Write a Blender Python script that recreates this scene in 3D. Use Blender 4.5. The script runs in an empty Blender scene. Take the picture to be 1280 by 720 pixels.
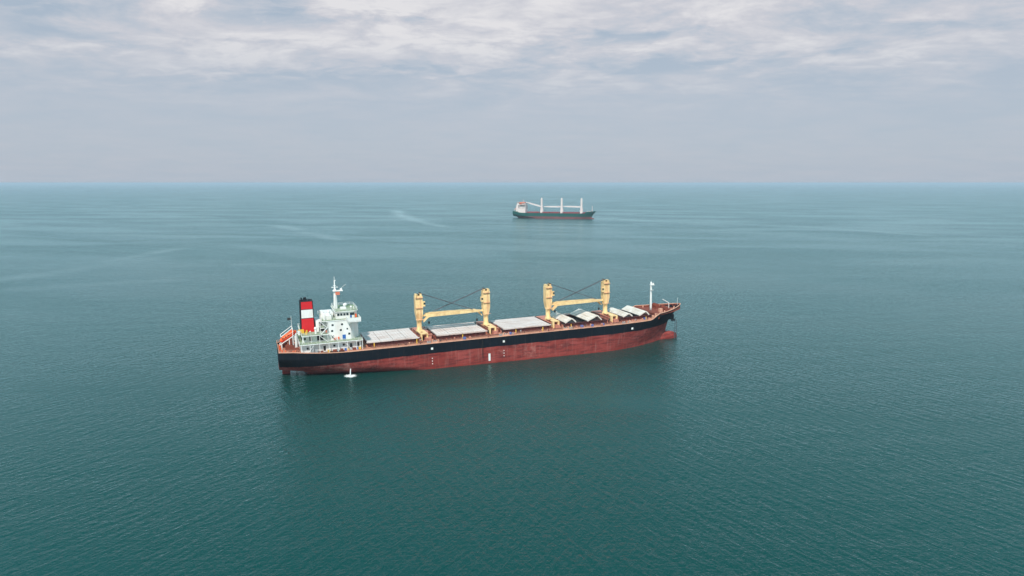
import bpy, bmesh, math, random
from math import radians as R
random.seed(7)
S = bpy.context.scene
# ------------------------------------------------------------------ camera
FOC, PYH, CAMH = 853.0, 228.5, 77.0
PITCH = math.atan((360 - PYH) / FOC)
cd = bpy.data.cameras.new('camera'); cam = bpy.data.objects.new('camera', cd)
S.collection.objects.link(cam); S.camera = cam
cd.sensor_width = 36; cd.lens = FOC / 1280 * 36; cd.clip_start = 1; cd.clip_end = 200000
cam.location = (0, 0, CAMH); cam.rotation_euler = (R(90) - PITCH, 0, 0)
# ------------------------------------------------------------------ render / view
S.render.engine = 'CYCLES'
S.view_settings.view_transform = 'Standard'; S.view_settings.look = 'None'
S.view_settings.exposure = 0.0; S.view_settings.gamma = 1.0
S.cycles.use_denoising = True
S.cycles.volume_bounces = 0; S.cycles.max_bounces = 6
# ------------------------------------------------------------------ sun + sky
SUN_EL, SUN_AZ = 48, 260          # azimuth (math angle of the place the sun stands, from +X)
sd = bpy.data.lights.new('sun', 'SUN'); sun = bpy.data.objects.new('sun', sd); S.collection.objects.link(sun)
sd.energy = 4.2; sd.angle = R(2); sd.color = (1.0, 0.955, 0.89)
sun.rotation_euler = (R(90 - SUN_EL), 0, R(SUN_AZ + 90))
W = bpy.data.worlds.new('World'); S.world = W; W.use_nodes = True
nt = W.node_tree; nt.nodes.clear()
def N(t, typ, **kw):
    n = t.nodes.new(typ)
    for k, v in kw.items():
        if k.startswith('i_'): n.inputs[k[2:].replace('_', ' ')].default_value = v
        elif k[0] == 'n' and k[1:].isdigit(): n.inputs[int(k[1:])].default_value = v
        else: setattr(n, k, v)
    return n
def math_n(t, op, a=None, b=None, c=None, clamp=False):
    n = t.nodes.new('ShaderNodeMath'); n.operation = op; n.use_clamp = clamp
    for i, v in enumerate((a, b, c)):
        if v is None: continue
        if isinstance(v, (int, float)): n.inputs[i].default_value = v
        else: t.links.new(v, n.inputs[i])
    return n.outputs[0]
def ramp(t, fac, stops, interp='LINEAR'):
    n = t.nodes.new('ShaderNodeValToRGB'); cr = n.color_ramp; cr.interpolation = interp
    while len(cr.elements) < len(stops): cr.elements.new(0.5)
    for e, (p, c) in zip(cr.elements, stops):
        e.position = p; e.color = (*c, 1) if len(c) == 3 else c
    t.links.new(fac, n.inputs[0]); return n.outputs[0]
def mixc(t, f, a, b, blend='MIX'):
    n = t.nodes.new('ShaderNodeMix'); n.data_type = 'RGBA'; n.blend_type = blend
    for i, v in ((0, f), (6, a), (7, b)):
        if isinstance(v, (int, float)): n.inputs[i].default_value = v
        elif isinstance(v, tuple): n.inputs[i].default_value = (*v, 1)
        else: t.links.new(v, n.inputs[i])
    return n.outputs[2]
tc = N(nt, 'ShaderNodeTexCoord')
sep = N(nt, 'ShaderNodeSeparateXYZ'); nt.links.new(tc.outputs['Generated'], sep.inputs[0])
dx, dy, dz = sep.outputs
zc = math_n(nt, 'MAXIMUM', dz, 0.0)
den = math_n(nt, 'ADD', zc, 0.13)
px = math_n(nt, 'DIVIDE', dx, den); py = math_n(nt, 'DIVIDE', dy, den)
cv = N(nt, 'ShaderNodeCombineXYZ'); nt.links.new(px, cv.inputs[0]); nt.links.new(py, cv.inputs[1])
mp = N(nt, 'ShaderNodeMapping'); nt.links.new(cv.outputs[0], mp.inputs[0])
mp.inputs['Rotation'].default_value = (0, 0, R(8)); mp.inputs['Scale'].default_value = (0.8, 1.0, 1); mp.inputs['Location'].default_value = (3.1, 1.7, 0)
n1 = N(nt, 'ShaderNodeTexNoise', i_Scale=2.3, i_Detail=10.0, i_Roughness=0.6, i_Distortion=0.35); nt.links.new(mp.outputs[0], n1.inputs['Vector'])
n2 = N(nt, 'ShaderNodeTexNoise', i_Scale=8.0, i_Detail=8.0, i_Roughness=0.6, i_Distortion=0.5); nt.links.new(mp.outputs[0], n2.inputs['Vector'])
n3 = N(nt, 'ShaderNodeTexNoise', i_Scale=0.5, i_Detail=3.0, i_Roughness=0.5); nt.links.new(mp.outputs[0], n3.inputs['Vector'])
cl = math_n(nt, 'ADD', math_n(nt, 'MULTIPLY', n1.outputs[0], 0.62), math_n(nt, 'MULTIPLY', n2.outputs[0], 0.24))
cl = math_n(nt, 'ADD', cl, math_n(nt, 'MULTIPLY', n3.outputs[0], 0.14))
# a few cloud masses placed where they stand in the sky: (x/y, z/y, size across, size up, brighter or darker)
uu = math_n(nt, 'DIVIDE', dx, math_n(nt, 'MAXIMUM', dy, 0.05)); vv = math_n(nt, 'DIVIDE', dz, math_n(nt, 'MAXIMUM', dy, 0.05))
wu = math_n(nt, 'ADD', uu, math_n(nt, 'MULTIPLY', math_n(nt, 'SUBTRACT', n1.outputs[0], 0.5), 0.22)); wv_ = math_n(nt, 'ADD', vv, math_n(nt, 'MULTIPLY', math_n(nt, 'SUBTRACT', n2.outputs[0], 0.5), 0.06))
front = math_n(nt, 'GREATER_THAN', dy, 0.1)
for cx_, cy_, rx_, ry_, k_ in ((495, 8, 60, 16, .09), (600, 35, 150, 26, .055), (130, 45, 200, 24, .05), (950, 60, 150, 16, .03), (300, 50, 240, 14, .03), (200, 88, 260, 12, .045), (500, 78, 140, 10, .04), (840, 25, 180, 30, .03), (1165, 22, 60, 14, .055), (1130, 55, 90, 14, .045),
                               (35, 15, 50, 24, -.13), (330, 22, 120, 10, -.05), (460, 98, 220, 11, -.065), (780, 50, 60, 7, -.06), (840, 85, 70, 6, -.05), (1150, 130, 200, 34, -.05), (700, 118, 200, 12, -.03), (110, 130, 200, 20, -.02)):
    a_ = math.cos(PITCH) + (360 - cy_) / FOC * math.sin(PITCH); u0 = (cx_ - 640) / FOC / a_; v0 = (-math.sin(PITCH) + (360 - cy_) / FOC * math.cos(PITCH)) / a_
    e1 = math_n(nt, 'MULTIPLY', math_n(nt, 'SUBTRACT', wu, u0), FOC / rx_); e2 = math_n(nt, 'MULTIPLY', math_n(nt, 'SUBTRACT', wv_, v0), FOC / ry_)
    g_ = math_n(nt, 'EXPONENT', math_n(nt, 'MULTIPLY', math_n(nt, 'ADD', math_n(nt, 'MULTIPLY', e1, e1), math_n(nt, 'MULTIPLY', e2, e2)), -1.0))
    cl = math_n(nt, 'ADD', cl, math_n(nt, 'MULTIPLY', math_n(nt, 'MULTIPLY', g_, front), k_))
# clouds break up overhead, an even veil lies low over the horizon
hi = N(nt, 'ShaderNodeMapRange', interpolation_type='SMOOTHSTEP'); nt.links.new(dz, hi.inputs[0])
hi.inputs[1].default_value = 0.08; hi.inputs[2].default_value = 0.215
cloud = ramp(nt, math_n(nt, 'ADD', cl, 0.012), [(0.41, (0.45, 0.54, 0.65)), (0.485, (0.57, 0.62, 0.70)), (0.54, (0.69, 0.69, 0.74)), (0.62, (0.88, 0.86, 0.87))])
veil = ramp(nt, cl, [(0.36, (0.50, 0.575, 0.675)), (0.68, (0.56, 0.605, 0.69))])
lay = mixc(nt, hi.outputs[0], veil, cloud)
# above the frame: unseen sky tinted cyan, added to colour the water's reflections
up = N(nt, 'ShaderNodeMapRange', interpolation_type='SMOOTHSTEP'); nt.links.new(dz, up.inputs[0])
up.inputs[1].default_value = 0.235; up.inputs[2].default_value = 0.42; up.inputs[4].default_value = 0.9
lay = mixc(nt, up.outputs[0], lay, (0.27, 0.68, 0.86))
sky = N(nt, 'ShaderNodeTexSky', sky_type='NISHITA', sun_disc=False, sun_elevation=R(SUN_EL), sun_rotation=R(90 - SUN_AZ), altitude=0, air_density=1.0, dust_density=2.0)
bg1 = N(nt, 'ShaderNodeBackground'); nt.links.new(sky.outputs[0], bg1.inputs[0]); bg1.inputs[1].default_value = 0.08
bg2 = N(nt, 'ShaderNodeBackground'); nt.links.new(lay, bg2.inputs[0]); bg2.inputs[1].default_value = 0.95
mx = N(nt, 'ShaderNodeMixShader'); mx.inputs[0].default_value = 0.88
wo = N(nt, 'ShaderNodeOutputWorld')
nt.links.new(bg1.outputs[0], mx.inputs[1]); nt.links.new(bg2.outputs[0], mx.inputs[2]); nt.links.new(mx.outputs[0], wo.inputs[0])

# ------------------------------------------------------------------ materials
def mat(name, col, rough=0.6, metal=0.0, stain=None, amount=0.35, scale=0.6, stretch=(1, 1, 1), spec=0.4):
    m = bpy.data.materials.new(name); m.use_nodes = True; t = m.node_tree
    b = t.nodes['Principled BSDF']; b.inputs['Roughness'].default_value = rough; b.inputs['Metallic'].default_value = metal
    b.inputs['Specular IOR Level'].default_value = spec
    co = N(t, 'ShaderNodeTexCoord'); mpn = N(t, 'ShaderNodeMapping'); t.links.new(co.outputs['Object'], mpn.inputs[0])
    mpn.inputs['Scale'].default_value = stretch
    a = N(t, 'ShaderNodeTexNoise', i_Scale=scale, i_Detail=6.0, i_Roughness=0.65); t.links.new(mpn.outputs[0], a.inputs['Vector'])
    f = ramp(t, a.outputs[0], [(0.45, (0, 0, 0)), (0.72, (1, 1, 1))])
    st = stain if stain else tuple(c * 0.6 for c in col)
    c = mixc(t, math_n(t, 'MULTIPLY', f, amount), col, st)
    t.links.new(c, b.inputs['Base Color'])
    return m
M = {}
M['white'] = mat('white_paint', (0.80, 0.80, 0.78), 0.45, stain=(0.45, 0.33, 0.22), amount=0.30, scale=0.5, stretch=(1, 1, 0.35))
M['wall'] = mat('white_wall_paint', (0.82, 0.82, 0.80), 0.5, stain=(0.45, 0.30, 0.20), amount=0.38, scale=0.35, stretch=(1, 1, 0.3))
M['greendeck'] = mat('green_deck_paint', (0.22, 0.30, 0.17), 0.7, stain=(0.30, 0.22, 0.14), amount=0.5)
M['red'] = mat('red_paint', (0.62, 0.012, 0.018), 0.4, amount=0.15)
M['black'] = mat('black_paint', (0.012, 0.014, 0.018), 0.6, spec=0.15)
M['yellow'] = mat('crane_paint', (0.88, 0.63, 0.31), 0.5, stain=(0.42, 0.16, 0.05), amount=0.65, scale=0.45, stretch=(1, 1, 0.4))
M['cover'] = mat('hatch_cover_paint', (0.68, 0.61, 0.58), 0.6, stain=(0.40, 0.24, 0.18), amount=0.85, scale=0.45, stretch=(0.22, 1.5, 1))
M['cover2'] = mat('pale_cover_paint', (0.74, 0.69, 0.63), 0.6, stain=(0.42, 0.32, 0.22), amount=0.6, scale=0.5, stretch=(1, 0.5, 1))
M['coaming'] = mat('coaming_paint', (0.11, 0.025, 0.022), 0.7, stain=(0.025, 0.01, 0.01), amount=0.8, scale=0.8, stretch=(1, 1, 0.3))
M['deck'] = mat('deck_paint', (0.54, 0.22, 0.135), 0.75, stain=(0.26, 0.09, 0.06), amount=0.7, scale=0.25)
M['gunwale'] = mat('gunwale_paint', (0.72, 0.38, 0.26), 0.7, stain=(0.42, 0.18, 0.12), amount=0.7, scale=0.4)
M['house'] = mat('pink_house_paint', (0.55, 0.22, 0.16), 0.7, stain=(0.20, 0.07, 0.05), amount=0.7, scale=0.6)
M['rust'] = mat('rusty_steel', (0.24, 0.055, 0.03), 0.8, stain=(0.06, 0.02, 0.015), amount=0.8, scale=1.0)
M['dark'] = mat('dark_steel', (0.025, 0.022, 0.022), 0.7)
M['wire'] = mat('greased_wire', (0.10, 0.115, 0.13), 0.6, spec=0.2)
M['glass'] = mat('window_glass', (0.02, 0.03, 0.035), 0.1, spec=0.8)
M['orange'] = mat('lifeboat_orange', (0.85, 0.13, 0.03), 0.4, stain=(0.55, 0.06, 0.02), amount=0.4)
M['grey'] = mat('grey_steel', (0.35, 0.37, 0.38), 0.6)
M['bronze'] = mat('propeller_bronze', (0.55, 0.57, 0.56), 0.4, metal=0.2)
M['blue'] = mat('blue_paint', (0.02, 0.12, 0.42), 0.5)
M['ywarn'] = mat('yellow_fitting_paint', (0.75, 0.45, 0.05), 0.5)
M['foam'] = mat('foam', (0.85, 0.88, 0.88), 0.8, stain=(0.5, 0.62, 0.62), amount=0.6, scale=1.2)
m = bpy.data.materials.new('broken_foam'); m.use_nodes = True; t = m.node_tree; b = t.nodes['Principled BSDF']; b.inputs['Roughness'].default_value = 0.9
co = N(t, 'ShaderNodeTexCoord'); a = N(t, 'ShaderNodeTexNoise', i_Scale=1.1, i_Detail=6.0, i_Roughness=0.8); t.links.new(co.outputs['Object'], a.inputs['Vector'])
ln = N(t, 'ShaderNodeVectorMath', operation='LENGTH'); t.links.new(co.outputs['Object'], ln.inputs[0])
al = math_n(t, 'SUBTRACT', math_n(t, 'ADD', math_n(t, 'MULTIPLY', a.outputs[0], 2.2), 0.15), math_n(t, 'MULTIPLY', ln.outputs['Value'], 0.42))
t.links.new(ramp(t, al, [(0.15, (0, 0, 0)), (0.55, (1, 1, 1))]), b.inputs['Alpha']); b.inputs['Base Color'].default_value = (0.82, 0.86, 0.86, 1)
M['foamflat'] = m
M['farwhite'] = mat('far_white_paint', (0.66, 0.60, 0.58), 0.5, stain=(0.5, 0.28, 0.22), amount=0.5, scale=0.3)
M['fardeck'] = mat('far_deck_paint', (0.27, 0.05, 0.055), 0.7)
M['farorange'] = mat('far_orange_paint', (0.70, 0.20, 0.12), 0.5)

def hull_mat(name, top, boot, zsplit, line=None, worn=1.0, wet_k=math.tan(R(0.9))):
    """ship paint: topside colour over boot-top colour, split at a painted line, scraped and streaked"""
    m = bpy.data.materials.new(name); m.use_nodes = True; t = m.node_tree
    b = t.nodes['Principled BSDF']; b.inputs['Roughness'].default_value = 0.7; b.inputs['Specular IOR Level'].default_value = 0.06
    co = N(t, 'ShaderNodeTexCoord'); sp = N(t, 'ShaderNodeSeparateXYZ'); t.links.new(co.outputs['Object'], sp.inputs[0])
    def nz(scale, stretch, det=6.0, ro=0.65):
        q = N(t, 'ShaderNodeMapping'); t.links.new(co.outputs['Object'], q.inputs[0]); q.inputs['Scale'].default_value = stretch
        a = N(t, 'ShaderNodeTexNoise', i_Scale=scale, i_Detail=det, i_Roughness=ro); t.links.new(q.outputs[0], a.inputs['Vector']); return a.outputs[0]
    big = nz(0.12, (1, 1, 1.5)); scr = nz(0.5, (0.35, 1, 2.2)); vert = nz(1.1, (1, 1, 0.08), 4); fine = nz(2.0, (1, 1, 1), 4)
    br = mixc(t, math_n(t, 'MULTIPLY', ramp(t, big, [(0.4, (0, 0, 0)), (0.65, (1, 1, 1))]), 0.55 * worn), boot, tuple(min(1, c * 1.5 + 0.03) for c in boot))
    br = mixc(t, math_n(t, 'MULTIPLY', ramp(t, scr, [(0.47, (0, 0, 0)), (0.60, (1, 1, 1))]), 0.75 * worn), br, (boot[0] * 0.42, boot[1] * 0.55, boot[2] * 0.7))
    br = mixc(t, math_n(t, 'MULTIPLY', ramp(t, vert, [(0.52, (0, 0, 0)), (0.66, (1, 1, 1))]), 0.22 * worn), br, (0.42, 0.24, 0.20))
    br = mixc(t, math_n(t, 'MULTIPLY', ramp(t, fine, [(0.57, (0, 0, 0)), (0.66, (1, 1, 1))]), 0.5 * worn), br, (0.06, 0.03, 0.03))
    tp = mixc(t, math_n(t, 'MULTIPLY', ramp(t, vert, [(0.55, (0, 0, 0)), (0.72, (1, 1, 1))]), 0.22 * worn), top, (0.10, 0.055, 0.045))
    tp = mixc(t, math_n(t, 'MULTIPLY', ramp(t, big, [(0.5, (0, 0, 0)), (0.7, (1, 1, 1))]), 0.3 * worn), tp, tuple(c * 1.8 + 0.004 for c in top))
    wet = math_n(t, 'LESS_THAN', math_n(t, 'ADD', math_n(t, 'ADD', sp.outputs[2], math_n(t, 'MULTIPLY', sp.outputs[0], wet_k)), math_n(t, 'MULTIPLY', fine, 0.5)), 0.85)
    br = mixc(t, math_n(t, 'MULTIPLY', wet, 0.4 * worn), br, (boot[0] * 1.15, boot[1] * 0.8, boot[2] * 0.7))
    pale = nz(0.07, (1, 1, 1.3), 5, .7)
    br = mixc(t, math_n(t, 'MULTIPLY', ramp(t, pale, [(0.60, (0, 0, 0)), (0.70, (1, 1, 1))]), 0.45 * worn), br, (0.50, 0.26, 0.22))
    wob = math_n(t, 'ADD', sp.outputs[2], math_n(t, 'MULTIPLY', math_n(t, 'SUBTRACT', scr, 0.5), 0.7))
    f = math_n(t, 'GREATER_THAN', wob, math_n(t, 'ADD', zsplit, math_n(t, 'MULTIPLY', math_n(t, 'MINIMUM', math_n(t, 'ADD', sp.outputs[0], 45.0), 0.0), 0.036)))
    c = mixc(t, f, br, tp)
    t.links.new(c, b.inputs['Base Color'])
    # plating: faint dents between the frames
    bp = N(t, 'ShaderNodeBump'); bp.inputs['Strength'].default_value = 0.25; bp.inputs['Distance'].default_value = 0.15
    t.links.new(scr, bp.inputs['Height']); t.links.new(bp.outputs[0], b.inputs['Normal'])
    return m
M['hull'] = hull_mat('hull_paint', (0.005, 0.008, 0.013), (0.235, 0.036, 0.029), 7.0)
M['farhull'] = hull_mat('far_hull_paint', (0.007, 0.080, 0.068), (0.17, 0.05, 0.048), 4.6, worn=0.7, wet_k=0.0)

# ------------------------------------------------------------------ mesh helpers
def link(o): S.collection.objects.link(o); return o
class MB:
    def __init__(s): s.v = []; s.f = []; s.m = []; s.mi = 0; s.sm = []
    def poly(s, pts, faces, smooth=False):
        k = len(s.v); s.v += [tuple(p) for p in pts]
        for f in faces: s.f.append([k + i for i in f]); s.m.append(s.mi); s.sm.append(smooth)
        return s
    def box(s, x0, x1, y0, y1, z0, z1):
        p = [(x, y, z) for z in (z0, z1) for y in (y0, y1) for x in (x0, x1)]
        return s.poly(p, [(0, 2, 3, 1), (4, 5, 7, 6), (0, 1, 5, 4), (2, 6, 7, 3), (0, 4, 6, 2), (1, 3, 7, 5)])
    def prism(s, pts, z0, z1):                       # pts: list of (x, y) counter-clockwise
        n = len(pts); p = [(x, y, z0) for x, y in pts] + [(x, y, z1) for x, y in pts]
        return s.poly(p, [tuple(range(n))[::-1], tuple(range(n, 2 * n))] + [(i, (i + 1) % n, n + (i + 1) % n, n + i) for i in range(n)])
    def xz(s, pts, y0, y1):                          # outline in x,z, thickness along y
        n = len(pts); p = [(x, y0, z) for x, z in pts] + [(x, y1, z) for x, z in pts]
        return s.poly(p, [tuple(range(n)), tuple(range(n, 2 * n))[::-1]] + [(i, n + i, n + (i + 1) % n, (i + 1) % n) for i in range(n)])
    def tube(s, a, b, r0, r1=None, n=8, smooth=True):
        r1 = r0 if r1 is None else r1
        import mathutils as mu
        a = mu.Vector(a); b = mu.Vector(b); d = (b - a).normalized()
        u = d.orthogonal().normalized(); w = d.cross(u); p = []
        for c, r in ((a, r0), (b, r1)):
            for i in range(n):
                t = 2 * math.pi * i / n; p.append(c + u * (r * math.cos(t)) + w * (r * math.sin(t)))
        k = len(s.v)
        s.poly(p, [(i, (i + 1) % n, n + (i + 1) % n, n + i) for i in range(n)], smooth)
        s.poly([p[i] for i in range(n)], [tuple(range(n))[::-1]]); s.poly([p[n + i] for i in range(n)], [tuple(range(n))])
        return s
    def loft(s, rings, closed_ring=True, smooth=True, caps=True):
        n = len(rings[0]); k = len(s.v)
        for r in rings: s.v += [tuple(p) for p in r]
        for j in range(len(rings) - 1):
            for i in range(n if closed_ring else n - 1):
                a = k + j * n + i; b = k + j * n + (i + 1) % n
                s.f.append([a, b, b + n, a + n]); s.m.append(s.mi); s.sm.append(smooth)
        if caps:
            s.f.append(list(range(k, k + n))[::-1]); s.m.append(s.mi); s.sm.append(False)
            q = k + (len(rings) - 1) * n; s.f.append(list(range(q, q + n))); s.m.append(s.mi); s.sm.append(False)
        return s
    def ball(s, c, r, n=10, m=6):
        rings = []
        for j in range(m + 1):
            t = math.pi * (0.02 + 0.96 * j / m); rings.append([(c[0] + r * math.sin(t) * math.cos(2 * math.pi * i / n), c[1] + r * math.sin(t) * math.sin(2 * math.pi * i / n), c[2] - r * math.cos(t)) for i in range(n)])
        return s.loft(rings)
    def pieces(s, gap=0.35):
        """groups of vertices that belong to separate pieces (boxes more than gap apart)"""
        n = len(s.v); p = list(range(n))
        def find(a):
            while p[a] != a: p[a] = p[p[a]]; a = p[a]
            return a
        for f in s.f:
            for q in f[1:]: p[find(q)] = find(f[0])
        bb = {}
        for i, v in enumerate(s.v):
            r = find(i)
            if r not in bb: bb[r] = [list(v), list(v)]
            for k in range(3): bb[r][0][k] = min(bb[r][0][k], v[k]); bb[r][1][k] = max(bb[r][1][k], v[k])
        ks = list(bb); ch = True
        while ch:
            ch = False; out = []
            for r in ks:
                for q in out:
                    if all(bb[r][0][k] - gap <= bb[q][1][k] and bb[q][0][k] - gap <= bb[r][1][k] for k in range(3)):
                        p[find(r)] = find(q)
                        for k in range(3): bb[q][0][k] = min(bb[r][0][k], bb[q][0][k]); bb[q][1][k] = max(bb[r][1][k], bb[q][1][k])
                        ch = True; break
                else: out.append(r)
            ks = out
        return [find(f[0]) for f in s.f]
    def build(s, name, mats, parent=None, loc=None, rot=None, gap=0.35):
        if parent:
            g = s.pieces(gap); ids = sorted(set(g))
            if len(ids) > 1:
                first = None
                for q in ids:
                    m2 = MB(); mp_ = {}
                    for f, mi, sm, gg in zip(s.f, s.m, s.sm, g):
                        if gg != q: continue
                        ff = []
                        for v in f:
                            if v not in mp_: mp_[v] = len(m2.v); m2.v.append(s.v[v])
                            ff.append(mp_[v])
                        m2.f.append(ff); m2.m.append(mi); m2.sm.append(sm)
                    o = m2.build1(name, mats, parent, loc, rot); first = first or o
                return first
        return s.build1(name, mats, parent, loc, rot)
    def build1(s, name, mats, parent=None, loc=None, rot=None):
        me = bpy.data.meshes.new(name); me.from_pydata(s.v, [], s.f)
        for mm in (mats if isinstance(mats, list) else [mats]): me.materials.append(mm)
        me.polygons.foreach_set('material_index', s.m); me.polygons.foreach_set('use_smooth', s.sm)
        bm = bmesh.new(); bm.from_mesh(me); bmesh.ops.recalc_face_normals(bm, faces=bm.faces); bm.to_mesh(me); bm.free()
        o = link(bpy.data.objects.new(name, me))
        if parent: o.parent = parent
        if loc: o.location = loc
        if rot: o.rotation_euler = rot
        return o
def tag(o, label=None, cat=None, group=None, kind=None):
    for k, v in (('label', label), ('category', cat), ('group', group), ('kind', kind)):
        if v: o[k] = v
    return o
def empty(name, loc, rot=(0, 0, 0)):
    o = link(bpy.data.objects.new(name, None)); o.location = loc; o.rotation_euler = rot; return o
def railing(mb, pts, h=1.05, step=1.6, r=0.035, rails=3):
    """posts and rails along a polyline of (x, y, z)"""
    import mathutils as mu
    P = [mu.Vector(p) for p in pts]
    for a, b in zip(P, P[1:]):
        L = (b - a).length; n = max(1, round(L / step))
        for k in range(n + 1):
            q = a.lerp(b, k / n); mb.tube(q, q + mu.Vector((0, 0, h)), r, n=4)
        for j in range(1, rails + 1):
            z = mu.Vector((0, 0, h * j / rails)); mb.tube(a + z, b + z, r, n=4)

# ------------------------------------------------------------------ hull form (shared by both ships)
XS, XB = -85.5, 107.0
B2 = 14.5
KEEL = -4.0
def ztop(s, zd, fc, zs):
    z = zd
    if s < -60: z = zd + (zs - zd) * min(1, (-60 - s) / 20) ** 1.5
    if s > 85.2:
        z = zd + (fc - zd) * min(1, (s - 85.2) / 3.0)
        if s > 88: z += 1.5 * ((s - 88) / 19) ** 1.6
    return z
def stem(z):
    pts = [(-4.0, 97.0), (-1.5, 98.2), (3, 98.4), (7, 99.6), (9, 101.0), (11.3, 103.0), (13.5, 105.2), (15.5, 107.0)]
    if z <= pts[0][0]: return pts[0][1]
    for (a, p), (b, q) in zip(pts, pts[1:]):
        if z <= b: return p + (q - p) * (z - a) / (b - a)
    return pts[-1][1]
def lerp(a, b, t): t = max(0, min(1, t)); return a + (b - a) * t
def half(s, z, w=None):
    """half breadth"""
    b = B2
    if z < KEEL + 2.2: b = B2 - 2.2 + math.sqrt(max(0, 2.2 ** 2 - (KEEL + 2.2 - z) ** 2))
    if s < -28:
        t = (-28 - s) / (-28 - XS)
        p = lerp(1.05, 5.5, (z - 0.8) / 7.5); end = lerp(0.03, 0.66, (z - 1.5) / 8.0)
        if z < 1.2: p = lerp(0.75, 1.05, (z + 4) / 5.2)
        b *= 1 - (1 - end) * t ** p
    return b
def bow_half(w, z):
    q = lerp(1.75, 3.1, (z - 0) / 12.0)
    f = max(0.0, 1 - w ** q) ** lerp(1.0, 0.78, z / 12.0)
    b = B2
    if z < KEEL + 2.2: b = B2 - 2.2 + math.sqrt(max(0, 2.2 ** 2 - (KEEL + 2.2 - z) ** 2))
    return b * f
def zbot(s):
    if s > -73: return KEEL
    if s > -76.5: return KEEL + (3.4 - KEEL) * ((-73 - s) / 3.5) ** 0.5
    return 3.4 + (-76.5 - s) * 0.06
SBOW = 54.0
def hull(parent, matl, zd=11.3, fc=13.9, zs=12.5, name='hull'):
    NU = 26
    ss = [XS + k * 1.0 for k in range(0, 14)] + [-71 + 3.5 * k for k in range(0, 36)]
    ss = [s for s in ss if s < SBOW] + [SBOW]
    st = [('m', s) for s in ss] + [('b', w) for w in [math.sin(math.pi / 2 * k / 44) for k in range(1, 45)]]
    mb = MB(); rings = []
    for kind, q in st:
        ring = []
        sn = q if kind == 'm' else SBOW + (XB - SBOW) * q
        zt = ztop(sn, zd, fc, zs); zb = zbot(q) if kind == 'm' else KEEL
        half_pts = []
        for u in range(NU + 1):
            z = zb + (zt - zb) * (u / NU)
            if kind == 'm': half_pts.append((q, half(q, z), z))
            else:
                e = stem(z); half_pts.append((SBOW + (e - SBOW) * q, max(0.02, bow_half(q, z)), z))
        ring = [(x, -y, z) for x, y, z in half_pts[::-1]] + [(x, y, z) for x, y, z in half_pts]
        rings.append(ring)
    mb.loft(rings, closed_ring=False, smooth=True, caps=False)
    # close: transom and bottom
    r0 = rings[0]; mb.poly(r0, [tuple(range(len(r0)))])
    n = NU + 1; k = len(mb.v)
    o = mb.build(name, matl, parent)
    # flat inner plating just inside the top edge (bulwark thickness)
    return o, rings, NU
def bulb_rings(zc=-1.2):
    rr = []
    for k in range(13):
        t = k / 12; x = 94 + 11.4 * t; r = 2.75 * (1 - max(0, (t - 0.35) / 0.65) ** 2.4) ** 0.55 if t < 1 else 0.05
        rr.append([(x, r * 0.85 * math.cos(2 * math.pi * i / 16), zc + 0.2 * t + r * 1.12 * math.sin(2 * math.pi * i / 16)) for i in range(16)])
    return rr
def deck_sheet(rings, NU, z_off, s0, s1, zfix=None):
    """deck polygon lying z_off below the hull's top edge between s0 and s1"""
    pts = []
    for r in rings:
        e = r[0]
        if s0 <= e[0] <= s1:
            zz = e[2] - z_off if zfix is None else zfix
            pts.append((e[0], e[1] * 0.995, zz))
    return pts
def deck_mesh(mb, pts, th=0.15):
    rings = [[(x, y, z - th), (x, y, z), (x, -y, z), (x, -y, z - th)] for x, y, z in pts]
    mb.loft(rings, smooth=False)

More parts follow.
